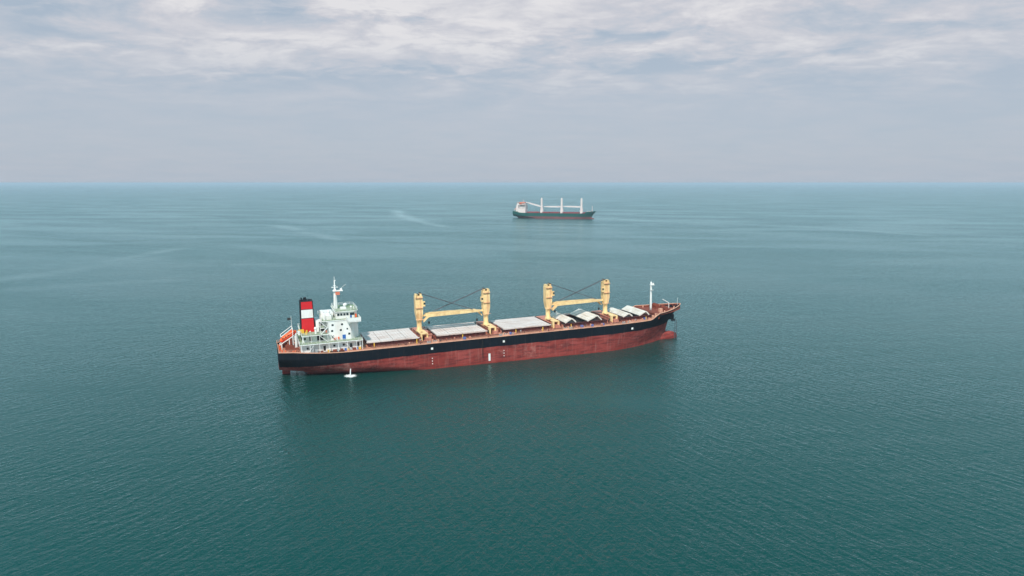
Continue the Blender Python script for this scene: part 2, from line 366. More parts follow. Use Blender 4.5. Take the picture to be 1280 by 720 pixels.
# ------------------------------------------------------------------ WATER
# scale, crest angle, stretch along the crest, detail, roughness, height (m), offset
WAVES = [(0.52, 56, 0.28, 4.0, 0.60, 0.38, (0, 0)), (0.47, -54, 0.28, 4.0, 0.60, 0.38, (40, 13)),
         (0.85, 5, 0.45, 4.0, 0.64, 0.24, (7, 90)), (1.1, 88, 0.6, 3.0, 0.6, 0.08, (70, 9)), (0.10, 12, 0.4, 3.0, 0.5, 0.30, (11, 5)), (0.02, -10, 0.4, 3.0, 0.55, 0.45, (31, 5))]
def sea():
    m = bpy.data.materials.new('sea_water'); m.use_nodes = True; t = m.node_tree
    t.nodes.remove(t.nodes['Principled BSDF'])
    body_b = N(t, 'ShaderNodeBsdfDiffuse'); gl = N(t, 'ShaderNodeBsdfGlossy'); gl.inputs['Roughness'].default_value = 0.21; gl.inputs['Color'].default_value = (0.80, 1.0, 1.0, 1)
    fr = N(t, 'ShaderNodeFresnel'); fr.inputs['IOR'].default_value = 1.333
    ms = N(t, 'ShaderNodeMixShader'); t.links.new(fr.outputs[0], ms.inputs[0]); t.links.new(body_b.outputs[0], ms.inputs[1]); t.links.new(gl.outputs[0], ms.inputs[2])
    t.links.new(ms.outputs[0], t.nodes['Material Output'].inputs['Surface'])
    geo = N(t, 'ShaderNodeNewGeometry')
    def nz(scale, rot, stretch, det=2.0, ro=0.5, dist=0.0, loc=(0, 0, 0)):
        r = N(t, 'ShaderNodeMapping', vector_type='POINT'); t.links.new(geo.outputs['Position'], r.inputs[0])
        r.inputs['Rotation'].default_value = (0, 0, R(rot)); r.inputs['Location'].default_value = loc
        q = N(t, 'ShaderNodeMapping'); t.links.new(r.outputs[0], q.inputs[0]); q.inputs['Scale'].default_value = stretch
        a = N(t, 'ShaderNodeTexNoise', noise_dimensions='3D', i_Scale=scale, i_Detail=det, i_Roughness=ro, i_Distortion=dist)
        t.links.new(q.outputs[0], a.inputs['Vector']); return a.outputs[0]
    # two crossing wave trains, crests along +-62 degrees, over finer chop; each gives a slope across its crests
    def noise_at(scale, ang, stretch, det, ro, off, shift):
        r = N(t, 'ShaderNodeVectorMath', operation='ADD'); t.links.new(geo.outputs['Position'], r.inputs[0]); r.inputs[1].default_value = (off[0] + shift[0], off[1] + shift[1], 0)
        q = N(t, 'ShaderNodeMapping'); t.links.new(r.outputs[0], q.inputs[0]); q.inputs['Rotation'].default_value = (0, 0, -R(ang))
        q2 = N(t, 'ShaderNodeMapping'); t.links.new(q.outputs[0], q2.inputs[0]); q2.inputs['Scale'].default_value = (stretch, 1, 1)
        a = N(t, 'ShaderNodeTexNoise', noise_dimensions='2D', i_Scale=scale, i_Detail=det, i_Roughness=ro, i_Distortion=0.25)
        t.links.new(q2.outputs[0], a.inputs['Vector']); return a.outputs[0]
    SX = None; SY = None
    def add_slope(scale, ang, stretch, det, ro, amp, off, d=0.12):
        nonlocal SX, SY
        c = (-math.sin(R(ang)), math.cos(R(ang)))
        n0 = noise_at(scale, ang, stretch, det, ro, (0, 0), off); n1_ = noise_at(scale, ang, stretch, det, ro, (c[0] * d, c[1] * d), off)
        sl = math_n(t, 'MULTIPLY', math_n(t, 'SUBTRACT', n1_, n0), amp / d)
        a = math_n(t, 'MULTIPLY', sl, c[0]); b_ = math_n(t, 'MULTIPLY', sl, c[1])
        SX = a if SX is None else math_n(t, 'ADD', SX, a); SY = b_ if SY is None else math_n(t, 'ADD', SY, b_)
    for w in WAVES: add_slope(*w)
    # wind patches: large areas where the chop is weaker or stronger
    pw = nz(0.010, 15, (0.35, 1, 1), 4.0, 0.55, 0.6)
    pf = N(t, 'ShaderNodeMapRange', interpolation_type='SMOOTHSTEP'); t.links.new(pw, pf.inputs[0])
    pf.inputs[1].default_value = 0.35; pf.inputs[2].default_value = 0.65; pf.inputs[3].default_value = 0.6; pf.inputs[4].default_value = 1.3
    # slicks: calm streaks as line segments on the water (x0,y0,x1,y1,half width,strength)
    sp = N(t, 'ShaderNodeSeparateXYZ'); t.links.new(geo.outputs['Position'], sp.inputs[0])
    wv = nz(0.02, 0, (0.3, 1, 1), 5.0, 0.6)
    wy = math_n(t, 'ADD', sp.outputs[1], math_n(t, 'MULTIPLY', math_n(t, 'SUBTRACT', nz(0.012, 0, (1, 1, 1), 4.0, 0.6), 0.5), 60))
    slick = None
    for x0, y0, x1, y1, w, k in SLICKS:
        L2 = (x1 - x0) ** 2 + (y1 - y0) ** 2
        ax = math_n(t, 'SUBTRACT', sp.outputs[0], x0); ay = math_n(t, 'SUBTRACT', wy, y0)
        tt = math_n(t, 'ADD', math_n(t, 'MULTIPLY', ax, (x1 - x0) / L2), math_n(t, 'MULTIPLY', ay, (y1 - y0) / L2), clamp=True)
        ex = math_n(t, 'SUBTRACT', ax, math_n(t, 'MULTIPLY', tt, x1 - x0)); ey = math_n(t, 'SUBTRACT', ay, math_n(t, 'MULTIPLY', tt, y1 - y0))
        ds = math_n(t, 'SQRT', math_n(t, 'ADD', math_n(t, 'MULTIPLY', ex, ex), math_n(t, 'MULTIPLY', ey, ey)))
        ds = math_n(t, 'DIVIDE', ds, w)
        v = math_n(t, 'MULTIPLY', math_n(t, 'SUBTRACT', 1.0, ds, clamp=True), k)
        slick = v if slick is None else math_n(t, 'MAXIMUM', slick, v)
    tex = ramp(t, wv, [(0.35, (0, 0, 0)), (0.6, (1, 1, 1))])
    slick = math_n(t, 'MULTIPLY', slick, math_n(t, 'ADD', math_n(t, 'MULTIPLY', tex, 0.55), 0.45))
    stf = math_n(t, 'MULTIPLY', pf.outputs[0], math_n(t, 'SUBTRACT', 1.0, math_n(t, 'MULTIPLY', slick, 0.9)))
    nv = N(t, 'ShaderNodeCombineXYZ'); nv.inputs[2].default_value = 1.0
    t.links.new(math_n(t, 'MULTIPLY', math_n(t, 'MULTIPLY', SX, stf), -1.0), nv.inputs[0]); t.links.new(math_n(t, 'MULTIPLY', math_n(t, 'MULTIPLY', SY, stf), -1.0), nv.inputs[1])
    nn = N(t, 'ShaderNodeVectorMath', operation='NORMALIZE'); t.links.new(nv.outputs[0], nn.inputs[0]); 
    for q_ in (body_b, gl, fr): t.links.new(nn.outputs[0], q_.inputs['Normal'])
    body = nz(0.004, 30, (0.5, 1, 1), 3.0, 0.5)
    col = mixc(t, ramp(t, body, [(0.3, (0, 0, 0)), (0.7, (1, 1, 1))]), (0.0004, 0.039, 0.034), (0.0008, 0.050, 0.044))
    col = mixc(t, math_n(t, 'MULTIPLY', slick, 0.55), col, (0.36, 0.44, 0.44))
    t.links.new(col, body_b.inputs['Color'])
    mb = MB(); nseg = 96; Rr = 60000
    rings = [0, 400, 2000, 10000, Rr]
    pts = [(0, 0, 0)]
    for r in rings[1:]: pts += [(r * math.cos(2 * math.pi * i / nseg), r * math.sin(2 * math.pi * i / nseg), 0) for i in range(nseg)]
    fc = [(0, 1 + i, 1 + (i + 1) % nseg) for i in range(nseg)]
    for j in range(len(rings) - 2):
        for i in range(nseg):
            p = 1 + j * nseg
            fc.append((p + i, p + nseg + i, p + nseg + (i + 1) % nseg, p + (i + 1) % nseg))
    mb.poly(pts, fc); o = mb.build('sea_water', m); tag(o, 'rippled green sea reaching to the horizon', kind='structure')
    return o
def gp(px_, py_, z=0.0):
    """where a ray through a pixel of the photograph meets the water (used to survey positions)"""
    ux = (px_ - 640) / FOC; uy = -(py_ - 360) / FOC
    d = (ux, math.cos(PITCH) + uy * math.sin(PITCH), -math.sin(PITCH) + uy * math.cos(PITCH)); t = (z - CAMH) / d[2]
    return (d[0] * t, d[1] * t)
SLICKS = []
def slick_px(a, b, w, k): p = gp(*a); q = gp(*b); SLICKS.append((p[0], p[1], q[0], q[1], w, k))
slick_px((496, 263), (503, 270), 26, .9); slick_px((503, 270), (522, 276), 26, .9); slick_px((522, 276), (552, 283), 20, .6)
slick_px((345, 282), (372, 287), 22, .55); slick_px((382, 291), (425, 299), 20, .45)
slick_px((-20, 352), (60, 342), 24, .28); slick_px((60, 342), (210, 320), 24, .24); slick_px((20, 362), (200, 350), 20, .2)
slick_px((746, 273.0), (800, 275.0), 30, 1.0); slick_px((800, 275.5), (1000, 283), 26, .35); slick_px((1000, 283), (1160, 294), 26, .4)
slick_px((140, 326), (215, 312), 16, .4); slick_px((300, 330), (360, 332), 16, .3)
sea()
# haze
hz = bpy.data.materials.new('haze_air'); hz.use_nodes = True; t = hz.node_tree; t.nodes.clear()
pv = N(t, 'ShaderNodeVolumePrincipled'); pv.inputs['Color'].default_value = (0.70, 0.86, 1.0, 1); pv.inputs['Density'].default_value = 0.00009
pv.inputs['Anisotropy'].default_value = 0.0
ou = N(t, 'ShaderNodeOutputMaterial'); t.links.new(pv.outputs[0], ou.inputs['Volume'])
tag(MB().box(-61000, 61000, -61000, 61000, -6.0, 80.0).build('haze', hz), 'pale blue sea haze over the distant water', kind='stuff')

# ------------------------------------------------------------------ SHIP 1
HEAD, TRIM = 21.0, 0.9
h = R(HEAD); ex = (math.cos(h), math.sin(h)); ey = (-math.sin(h), math.cos(h))
mw = gp(612, 454); O = (mw[0] + ey[0] * B2, mw[1] + ey[1] * B2)
ship = empty('cargo_ship', (O[0], O[1], 0), (0, -R(TRIM), h))
tag(ship, 'large black and red bulk carrier with cream deck cranes and a red funnel in front', 'ship')
ZD = 11.3
hl, rings, NU = hull(ship, M['hull'])
MB().loft(bulb_rings()).build('bulbous_bow', M['hull'], ship)
# deck sheets
mb = MB(); mid = [p for p in deck_sheet(rings, NU, 0.06, -63, 85.4)]; deck_mesh(mb, mid); mb.build('deck', M['deck'], ship)
mb = MB(); deck_mesh(mb, deck_sheet(rings, NU, 0.9, XS, -63.1)); mb.build('poop_deck', M['deck'], ship)
mb = MB(); fcp = [(x, y, 13.25) for x, y, z in deck_sheet(rings, NU, 0, 87.5, 106.4)]; deck_mesh(mb, fcp); mb.build('forecastle_deck', M['rust'], ship)
# gunwale strip along the sheer
mb = MB()
for sgn in (1, -1):
    rr = []
    for r in rings:
        e = r[0]
        y = abs(e[1]); yo = y + 0.05; yi = max(0.0, y - 0.45)
        rr.append([(e[0], sgn * yo, e[2] - 0.12), (e[0], sgn * yo, e[2] + 0.10), (e[0], sgn * yi, e[2] + 0.10), (e[0], sgn * yi, e[2] - 0.12)])
    mb.loft(rr, smooth=False)
mb.build('gunwale', M['gunwale'], ship)
# inner face of the forecastle bulwark: rust coloured
mb = MB()
for sgn in (1, -1):
    rr = []
    for r in rings:
        e = r[0]
        if e[0] > 87.6: y = max(0.0, abs(e[1]) - 0.22); rr.append([(e[0] - 0.15, sgn * y, 13.2), (e[0] - 0.15, sgn * y, e[2] - 0.05), (e[0] - 0.15, sgn * max(0, y - 0.1), e[2] - 0.05), (e[0] - 0.15, sgn * max(0, y - 0.1), 13.2)])
    mb.loft(rr, smooth=False)
for r in rings:
    e = r[0]
    if e[0] > 88 and abs(e[1]) > 2 and int(e[0] * 2) % 3 == 0:
        for sg in (1, -1): yy = sg * (abs(e[1]) - 0.3); mb.xz([(e[0] - .1, 13.2), (e[0] + .1, 13.2), (e[0] + .1, e[2] - .1), (e[0] - .1, e[2] - .1)], min(yy, yy - sg * 0.8), max(yy, yy - sg * 0.8))
mb.build('bulwark', M['rust'], ship)
# forecastle front bulkhead
b_ = [abs(r[0][1]) for r in rings if abs(r[0][0] - 87.0) < 1.6][0]
MB().box(86.9, 87.5, -b_ + .6, b_ - .6, ZD - .1, 13.24).build('bulkhead', M['rust'], ship)
# fendering marks and draught marks on the side
mk = MB()
for s_, z_ in ((-25.2, 9.1), (6.7, 9.0), (71.0, 8.6)): mk.box(s_ - .45, s_ + .45, -B2 - .07 if s_ < 60 else -13.9, -B2 + .1 if s_ < 60 else -12.5, z_ - .45, z_ + .45)
for s_ in (-25.2, 6.7):
    for q in (0, .9, 1.8): mk.box(s_ - .18, s_ + .18, -B2 - .06, -B2 + .1, 2.6 + q * 1.3 - .2, 2.6 + q * 1.3 + .2)
mk.build('hull_mark', M['white'], ship)
MB().box(0.0 - .45, .45, -B2 - .08, -B2 + .1, 1.1, 4.3).build('draught_board', M['white'], ship)
sc = MB()
for k in range(30): z_ = 3.2 + k * 0.27; sc.tube((-3.2, -B2 - .16, z_), (-2.8, -B2 - .16, z_), 0.03, n=4)
sc.tube((-3.2, -B2 - .16, 3), (-3.2, -B2 - .16, 11.4), .05, n=4); sc.tube((-2.8, -B2 - .16, 3), (-2.8, -B2 - .16, 11.4), .05, n=4)
sc.build('pilot_ladder', M['dark'], ship)

# ---- hatches
def coaming(s0, s1, hw):
    mb = MB(); z0 = ZD - .05; z1 = ZD + 1.6
    mb.box(s0, s1, -hw, -hw + .35, z0, z1).box(s0, s1, hw - .35, hw, z0, z1).box(s0, s0 + .35, -hw + .35, hw - .35, z0, z1).box(s1 - .35, s1, -hw + .35, hw - .35, z0, z1)
    k = s0 + .5
    while k < s1:
        for sg in (1, -1):
            y = sg * hw; mb.xz([(k - .08, z0), (k + .08, z0), (k + .08, z1 - .1), (k - .08, z1 - .1)], min(y, y + sg * .45), max(y, y + sg * .45))
        k += 1.5
    mb.box(s0 - .1, s1 + .1, -hw - .5, -hw + .02, z1 - .16, z1 - .02).box(s0 - .1, s1 + .1, hw - .02, hw + .5, z1 - .16, z1 - .02)
    return mb.build('hatch_coaming', M['coaming'], ship)
def panel_pts(L, hw, th=0.5):
    """one cover panel, x 0..L, with raised cross ribs and a skirt"""
    mb = MB(); mb.box(0.12, L - .12, -hw, hw, 0, th)
    for k in range(1, 4): x = L * k / 4; mb.box(x - .09, x + .09, -hw + .2, hw - .2, th, th + .13)
    for y in (-hw * .5, 0, hw * .5): mb.box(.1, L - .1, y - .06, y + .06, th + .002, th + .05)
    return mb
def flat_hatch(s0, s1, hw, n=4):
    coaming(s0 + .4, s1 - .4, hw - .4)
    L = (s1 - s0) / n
    cv = MB()
    for k in range(n):
        p = panel_pts(L, hw); cv.poly([(x + s0 + k * L, y, z + ZD + 1.61) for x, y, z in p.v], p.f)
    for k in range(n + 1):                                    # hinge blocks and wheels at the joints
        for sg in (1, -1): cv.box(s0 + k * L - .3, s0 + k * L + .3, sg * hw - .25, sg * hw + .25, ZD + 1.75, ZD + 2.15)
    return cv.build('hatch_cover', M['cover'], ship)
flat_hatch(-51, -29.6, 9.8); flat_hatch(-21.6, 0.6, 9.6); flat_hatch(8.6, 31.0, 9.6)
def tent(foot, ridge, foot2, rise, hw, rise0=0.0, m='cover2'):
    """a folding pair partly raised: two hinged panels leaning against each other"""
    z0 = ZD + 1.62 + rise0; z1 = z0 + rise
    for a, b, za, zb in ((foot, ridge - .05, z0, z1), (ridge + .05, foot2, z1, z0)):
        L = math.hypot(b - a, zb - za); an = math.atan2(zb - za, b - a)
        o = panel_pts(L, hw, .5).build('hatch_cover', M[m], ship, (a, 0, za), (0, -an, 0))
coaming(37.8, 60.2, 9.2); MB().box(38.2, 59.8, -8.8, 8.8, ZD - .02, ZD + .12).build('hold_shade_sheet', M['dark'], ship)  # flat dark sheet at deck level paints the shade inside the open hold
tent(38.6, 41.9, 44.0, 1.8, 9.3, 0); tent(49.9, 55.0, 57.2, 2.2, 9.3, -.1)
coaming(68.6, 85.0, 8.0); MB().box(69.0, 84.6, -7.6, 7.6, ZD - .02, ZD + .12).build('hold_shade_sheet', M['dark'], ship)  # same dark sheet, hold shade put in as colour
tent(69.2, 72.4, 74.2, 1.4, 8.4, 0); tent(78.0, 81.6, 83.4, 1.8, 8.4, -.1)

# ---- deck houses and cranes
def mast_house(c, big=True):
    mb = MB()
    mb.box(c - 2.3, c + 2.3, -7.2, 9.0, ZD - .05, ZD + 2.1)
    mb.box(c - 2.6, c + 2.6, -7.5, 9.3, ZD + 2.1, ZD + 2.25)
    mb.box(c - 1.0, c + 1.2, -10.2, -7.6, ZD, ZD + 1.5)
    o = mb.build('mast_house', M['house'], ship)
    d = MB(); d.box(c - 1.8, c - 1.0, -7.28, -7.19, ZD + .1, ZD + 1.8).box(c + .3, c + 1.0, -7.28, -7.19, ZD + .1, ZD + 1.8).build('door', M['dark'], o)
    v = MB()
    for dx_, dy_, rr, hh in ((-3.2, -9.5, .35, 1.6), (3.3, -8.6, .4, 1.3), (-3.1, 8.5, .4, 1.7), (3.2, 9.8, .35, 1.5), (2.9, -10.8, .3, 1.1)):
        v.tube((c + dx_, dy_, ZD), (c + dx_, dy_, ZD + hh), rr * .6, n=8); v.tube((c + dx_, dy_, ZD + hh), (c + dx_, dy_, ZD + hh + .45), rr, n=10)
    v.build('ventilator', M['dark' if c > 0 else 'rust'], ship)
    g = MB()
    for sx in (-1, 1):
        g.tube((c + sx * 1.7, -5.6, ZD + 2.3), (c + sx * 1.7, -5.6, ZD + 3.3), .55, n=8)
    g.box(c - 3.9, c - 2.9, -11.5, -10.2, ZD, ZD + .9).box(c + 2.8, c + 4.2, -6, -4.5, ZD, ZD + 1.2)
    g.box(c + 3.4, c + 4.4, -12.2, -11.0, ZD, ZD + .8)
    g.build('winch', M['rust'], ship)
def crane(c, sgn, yj, nm):
    """c: station, sgn +1 jib points forward, -1 aft; yj: jib's offset athwart"""
    mb = MB()
    # flared foundation, pedestal, crane body, horns
    mb.loft([[(c + r * math.cos(a), r * math.sin(a), z) for a in [2 * math.pi * i / 16 for i in range(16)]] for r, z in ((1.75, ZD + 2.2), (1.45, ZD + 2.9), (1.08, ZD + 4.2), (1.08, 18.2), (1.35, 18.8), (1.35, 19.2))])
    hx, hy = 1.52, 1.45
    def sec(z, x0, x1, y): return [(c + sgn * x0, -y, z), (c + sgn * x1, -y, z), (c + sgn * x1, y, z), (c + sgn * x0, y, z)]
    mb.loft([sec(18.6, -1.05, 1.15, 1.1), sec(20.4, -1.35, 1.3, 1.35), sec(22.0, -hx - .1, hx, hy), sec(29.2, -hx - .12, hx, hy), sec(29.4, -hx, hx * .9, hy)], smooth=False)
    for x0, x1, zt in ((-1.55, -.55, 30.2), (.45, 1.2, 30.35)):
        mb.xz([(c + sgn * x0, 29.2), (c + sgn * x1, 29.2), (c + sgn * x1, zt), (c + sgn * x0, zt)], -1.15, 1.15)
    # legs of the foundation towards the near side
    mb.box(c - 1.6, c - .9, -9.2, -7.62, ZD, ZD + 2.9).box(c + .9, c + 1.6, -9.2, -7.62, ZD, ZD + 2.9).box(c - 1.6, c + 1.6, -9.2, -1.0, ZD + 2.9, ZD + 3.2)
    o = mb.build('deck_crane', M['yellow'], ship)
    # ladders + cab + sheaves
    k = MB(); k.box(c + sgn * 1.5 if sgn > 0 else c - 2.5, c + 2.5 if sgn > 0 else c - 1.5, -1.9, -.3, 24.8, 26.9); k.build('operator_cab', M['yellow'], o)
    k = MB(); a = c + sgn * 1.75; k.box(min(a, a + sgn * .78), max(a, a + sgn * .78), -1.93, -1.88, 25.6, 26.5); k.build('window', M['glass'], o)
    k = MB()
    for y in (-1.0, -.45, .45, 1.0): k.tube((c + sgn * .85, y - .12, 30.4), (c + sgn * .85, y + .12, 30.4), .32, n=12)
    k.tube((c - sgn * 1.1, -1.6, 28), (c - sgn * 1.1, -1.6, 30.8), .05, n=4); k.box(c - .5, c + .5, -.4, .4, 29.4, 30.1)
    k.build('sheave', M['dark'], o)
    k = MB()
    for z in [19.4 + .4 * i for i in range(24)]: k.tube((c + .3, -1.62, z), (c + .7, -1.62, z), .025, n=4)
    k.tube((c + .3, -1.62, 19.2), (c + .3, -1.62, 29), .04, n=4); k.tube((c + .7, -1.62, 19.2), (c + .7, -1.62, 29), .04, n=4)
    for z in (19.1, 24.2, 28.6): k.box(c - 1.7, c + 1.7, -2.1, -1.55, z, z + .07)
    k.build('ladder', M['gunwale'], o)
    # jib: rising heel, box beam tapered to the head
    j = MB(); L = 27.4
    prof = [(1.5, 18.2, .26), (2.4, 19.1, .36), (3.8, 20.4, .42), (5.0, 20.6, .5), (12, 20.75, .55), (20, 20.85, .52), (25.5, 20.9, .42), (L, 20.9, .3)]
    for y in (-.62, .62):
        j.loft([[(c + sgn * x, yj + y - .34, z - hh), (c + sgn * x, yj + y + .34, z - hh), (c + sgn * x, yj + y + .34, z + hh), (c + sgn * x, yj + y - .34, z + hh)] for x, z, hh in prof], smooth=False)
    for x in (5.0, 8.5, 12, 15.5, 19, 22.5, 26): j.box(c + sgn * x - .25, c + sgn * x + .25, yj - .3, yj + .3, 20.6, 21.2)
    j.box(min(c + sgn * 1.3, c + sgn * 3.2), max(c + sgn * 1.3, c + sgn * 3.2), yj - .9, yj + .9, 19.9, 20.5) if False else None
    j.xz([(c + sgn * 1.2, 20.9), (c + sgn * 1.2, 20.2), (c + sgn * 3.6, 20.2), (c + sgn * 3.6, 20.9)], -.5, .5)
    j.build('jib', M['yellow'], o)
    w = MB()
    for y in (-.8, -.35, .35, .8):
        w.tube((c + sgn * .5, y, 30.6), (c + sgn * (24.4 - abs(y)), yj + y * .8, 21.7), .085, n=5)
    w.tube((c + sgn * .4, 0, 30.4), (c + sgn * 15, yj, 24.9), .07, n=5)
    w.build('hoist_wire', M['wire'], o)
    hk = MB(); hk.tube((c + sgn * 25.8, yj, 20.6), (c + sgn * 25.8, yj, 17.2), .05, n=5); hk.box(c + sgn * 25.8 - .35, c + sgn * 25.8 + .35, yj - .3, yj + .3, 16.3, 17.3)
    hk.build('hook_block', M['dark'], o)
for c in (-25.6, 4.6, 34.4, 64.4): mast_house(c)
crane(-26.9, 1, -1.5, 'a'); crane(3.6, -1, 1.5, 'b'); crane(34.1, 1, -1.5, 'c'); crane(64.1, -1, 1.5, 'd')

# ---- deck piping, rails, small deck gear along the near side
mb = MB()
for sg in (-1, 1):
    for y in (11.1, 11.5, 11.9): mb.tube((-50, sg * y, ZD + .35), (66, sg * y, ZD + .35), .09, n=6)
mb.build('deck_pipe', M['coaming'], ship)
mb = MB(); q = [(x, y + .35, ZD + .1) for x, y, z in mid[::3] if -52 < x < 84]
railing(mb, q, 1.05, 2.2, .03); railing(mb, [(x, -y, z) for x, y, z in q], 1.05, 2.2, .03); mb.build('railing', M['gunwale'], ship)
mb = MB()
for s_, y_ in ((-10.5, -12.6), (45.5, -12.3), (50.5, -12.6), (10.5, -12.2), (80.5, -9.6), (56, -12.8)):
    mb.box(s_ - .6, s_ + .6, y_ - .5, y_ + .5, ZD, ZD + .9)
mb.build('deck_locker', M['blue'], ship)
mb = MB()
for s_, y_ in ((-11, -12), (13.2, -12.4), (-48.5, -11.5), (40, -12.5), (26, -12.6), (-31, -12.4), (62, 10), (79.5, -12)):
    mb.tube((s_, y_, ZD), (s_, y_, ZD + 1.9), .22, n=8)
mb.build('mooring_post', M['ywarn'], ship)
mb = MB()
for s_ in (-26.5, -23.8, 5.6, 8.0, 36.6, 39.2, 66.5, 69.5): mb.tube((s_, -12.9, ZD), (s_, -12.9, ZD + .8), .3, n=8).tube((s_ + .9, -12.9, ZD), (s_ + .9, -12.9, ZD + .8), .3, n=8).box(s_ - .5, s_ + 1.4, -13.3, -12.5, ZD, ZD + .12)
mb.build('bollard', M['grey'], ship)
mb = MB()
for s_ in (-23.6, 8.0, 36.6, 70.8):
    mb.box(s_ - 1.5, s_ + 1.5, -14.3, -13.5, ZD, ZD + .5).box(s_ - 1.4, s_ - 1.1, -14.3, -13.5, ZD + .5, ZD + 1.4).box(s_ + 1.1, s_ + 1.4, -14.3, -13.5, ZD + .5, ZD + 1.4)
mb.build('fairlead', M['gunwale'], ship)

rng = random.Random(3)
for i in range(46):
    x = rng.uniform(-50, 83); 
    if any(abs(x - c) < 2.6 for c in (-25.6, 4.6, 34.4, 64.4)): continue
    y = -rng.uniform(10.9, 13.4) if x < 66 else -rng.uniform(9.2, 11)
    k = MB(); w = rng.uniform(.15, .6); hh = rng.uniform(.3, 1.1)
    if rng.random() < .5: k.box(x - w, x + w, y - .3, y + .3, ZD, ZD + hh)
    else: k.tube((x, y, ZD), (x, y, ZD + hh), .18, n=8).tube((x, y, ZD + hh), (x, y, ZD + hh + .3), .32, n=8)
    k.build('deck_fitting', M[rng.choice(['rust', 'dark', 'coaming', 'grey', 'gunwale', 'house'])], ship)
for c in (-25.6, 4.6, 34.4, 64.4):                         # gear between the hatches, both sides of each mast house
    for sx in (-3.0, 3.0):
        for y in (-8.6, -5.2, -1.8, 2.0, 5.5, 8.7):
            w = rng.uniform(.25, .55); hh = rng.uniform(.7, 1.7)
            MB().box(c + sx - w * .8, c + sx + w * .8, y - w, y + w, ZD, ZD + hh).build('deck_fitting', M[rng.choice(['rust', 'dark', 'coaming', 'house'])], ship)

# ---- superstructure
sup = MB()
def lvl(mb, pts, z0, z1): mb.prism(pts, z0, z1)
acc = MB(); acc.box(-77, -53.6, -10.4, 10.4, ZD, 15.0)
acc.prism([(-66, -9), (-57.2, -9), (-53.8, -5.6), (-53.8, 5.6), (-57.2, 9), (-66, 9)], 15.3, 23.2)
acc.box(-76, -66.1, -8.2, 8.2, 15.3, 18.2)
acc.box(-70.4, -66.05, -5.0, 5.0, 18.5, 22.8)
acc_o = acc.build('superstructure', M['wall'], ship)
# decks: white-edged slabs with green tops
def slab(x0, x1, y0, y1, z, parent=acc_o, th=.3):
    MB().box(x0, x1, y0, y1, z - th, z).build('deck_edge', M['white'], parent)
    MB().box(x0 + .12, x1 - .12, y0 + .12, y1 - .12, z + .004, z + .05).build('green_deck', M['greendeck'], parent)
slab(-77.6, -53.0, -12.3, 12.3, 15.3)
slab(-76.6, -66.1, -10.8, 10.8, 18.5)
slab(-69.2, -66.1, -9.4, -5.1, 20.9); slab(-69.2, -66.1, 5.1, 9.4, 20.9)
slab(-68.4, -53.4, -9.2, 9.2, 23.5)
slab(-58.9, -53.7, -14.4, -9.25, 23.5); slab(-58.9, -53.7, 9.25, 14.4, 23.5)
# wing bulwarks
wb = MB()
for sg in (-1, 1):
    y0, y1 = sorted((sg * 14.4, sg * 14.25)); wb.box(-58.9, -53.7, y0, y1, 23.56, 24.9)
    y0, y1 = sorted((sg * 14.24, sg * 7.6)); wb.box(-53.85, -53.7, y0, y1, 23.56, 24.9); wb.box(-58.9, -58.75, *sorted((sg * 14.24, sg * 9.3)), 23.56, 24.9)
    wb.xz([(-57.5, 23.19), (-57.2, 21.6), (-56.2, 21.6), (-53.9, 23.19)], *sorted((sg * 9.1, sg * 9.3)))
    for xx in (-57.8, -54.6): wb.poly([(xx, sg * 9.0, 21.2), (xx, sg * 9.0, 23.18), (xx, sg * 13.9, 23.18), (xx + .15, sg * 9.0, 21.2), (xx + .15, sg * 9.0, 23.18), (xx + .15, sg * 13.9, 23.18)], [(0, 1, 2), (3, 5, 4), (0, 2, 5, 3), (0, 3, 4, 1), (1, 4, 5, 2)])
wb.build('bridge_wing', M['white'], acc_o)
# wheelhouse
wh = MB(); wh.prism([(-62.6, -7.2), (-55.4, -7.2), (-54.0, -5.6), (-54.0, 5.6), (-55.4, 7.2), (-62.6, 7.2)], 23.56, 26.3)
wh.prism([(-63.0, -7.6), (-55.2, -7.6), (-53.6, -5.9), (-53.6, 5.9), (-55.2, 7.6), (-63.0, 7.6)], 26.3, 26.6)
who = wh.build('wheelhouse', M['wall'], ship)
MB().prism([(-62.8, -7.4), (-55.3, -7.4), (-53.8, -5.8), (-53.8, 5.8), (-55.3, 7.4), (-62.8, 7.4)], 26.605, 26.65).build('green_deck', M['greendeck'], who)
for x0 in (-62.1, -60.9, -59.7, -58.5, -57.1, -56.2):
    MB().box(x0, x0 + .95, -7.26, -7.19, 24.75, 25.75).build('window', M['glass'], who)
for y0 in [-5.2 + 1.5 * i for i in range(7)]: MB().box(-54.03, -53.95, y0, y0 + 1.2, 24.75, 25.75).build('window', M['glass'], who)
MB().box(-57.0, -56.3, -7.28, -7.2, 23.7, 24.7).build('door', M['blue'], who)
# lockers and flag box on the bridge deck and monkey island
k = MB(); k.box(-67.6, -63.4, -4.0, 4.0, 23.56, 25.7).box(-66.4, -64.4, -7.2, -4.9, 23.56, 25.3); k.tube((-65.3, -5.9, 25.2), (-65.3, -5.9, 26.5), .75, .6); k.ball((-65.3, -5.9, 26.6), .7)
k.tube((-67.2, -7.6, 23.5), (-67.2, -7.6, 25.2), .45); k.box(-68.2, -67.0, -3.2, .5, 23.6, 26.4); k.build('locker', M['wall'], acc_o)
k = MB(); k.box(-60.3, -58.0, -3.9, -2.0, 26.66, 27.6).ball((-58.4, -3.0, 28.4), .75).tube((-58.4, -3.0, 27.5), (-58.4, -3.0, 27.9), .25).ball((-56.2, -5.2, 27.8), .45).tube((-56.2, -5.2, 26.6), (-56.2, -5.2, 27.5), .1).tube((-55.0, -4.0, 26.6), (-55.0, -4.0, 27.7), .2)
k.ball((-57.2, 2.5, 27.6), .5).build('radome', M['white'], who)
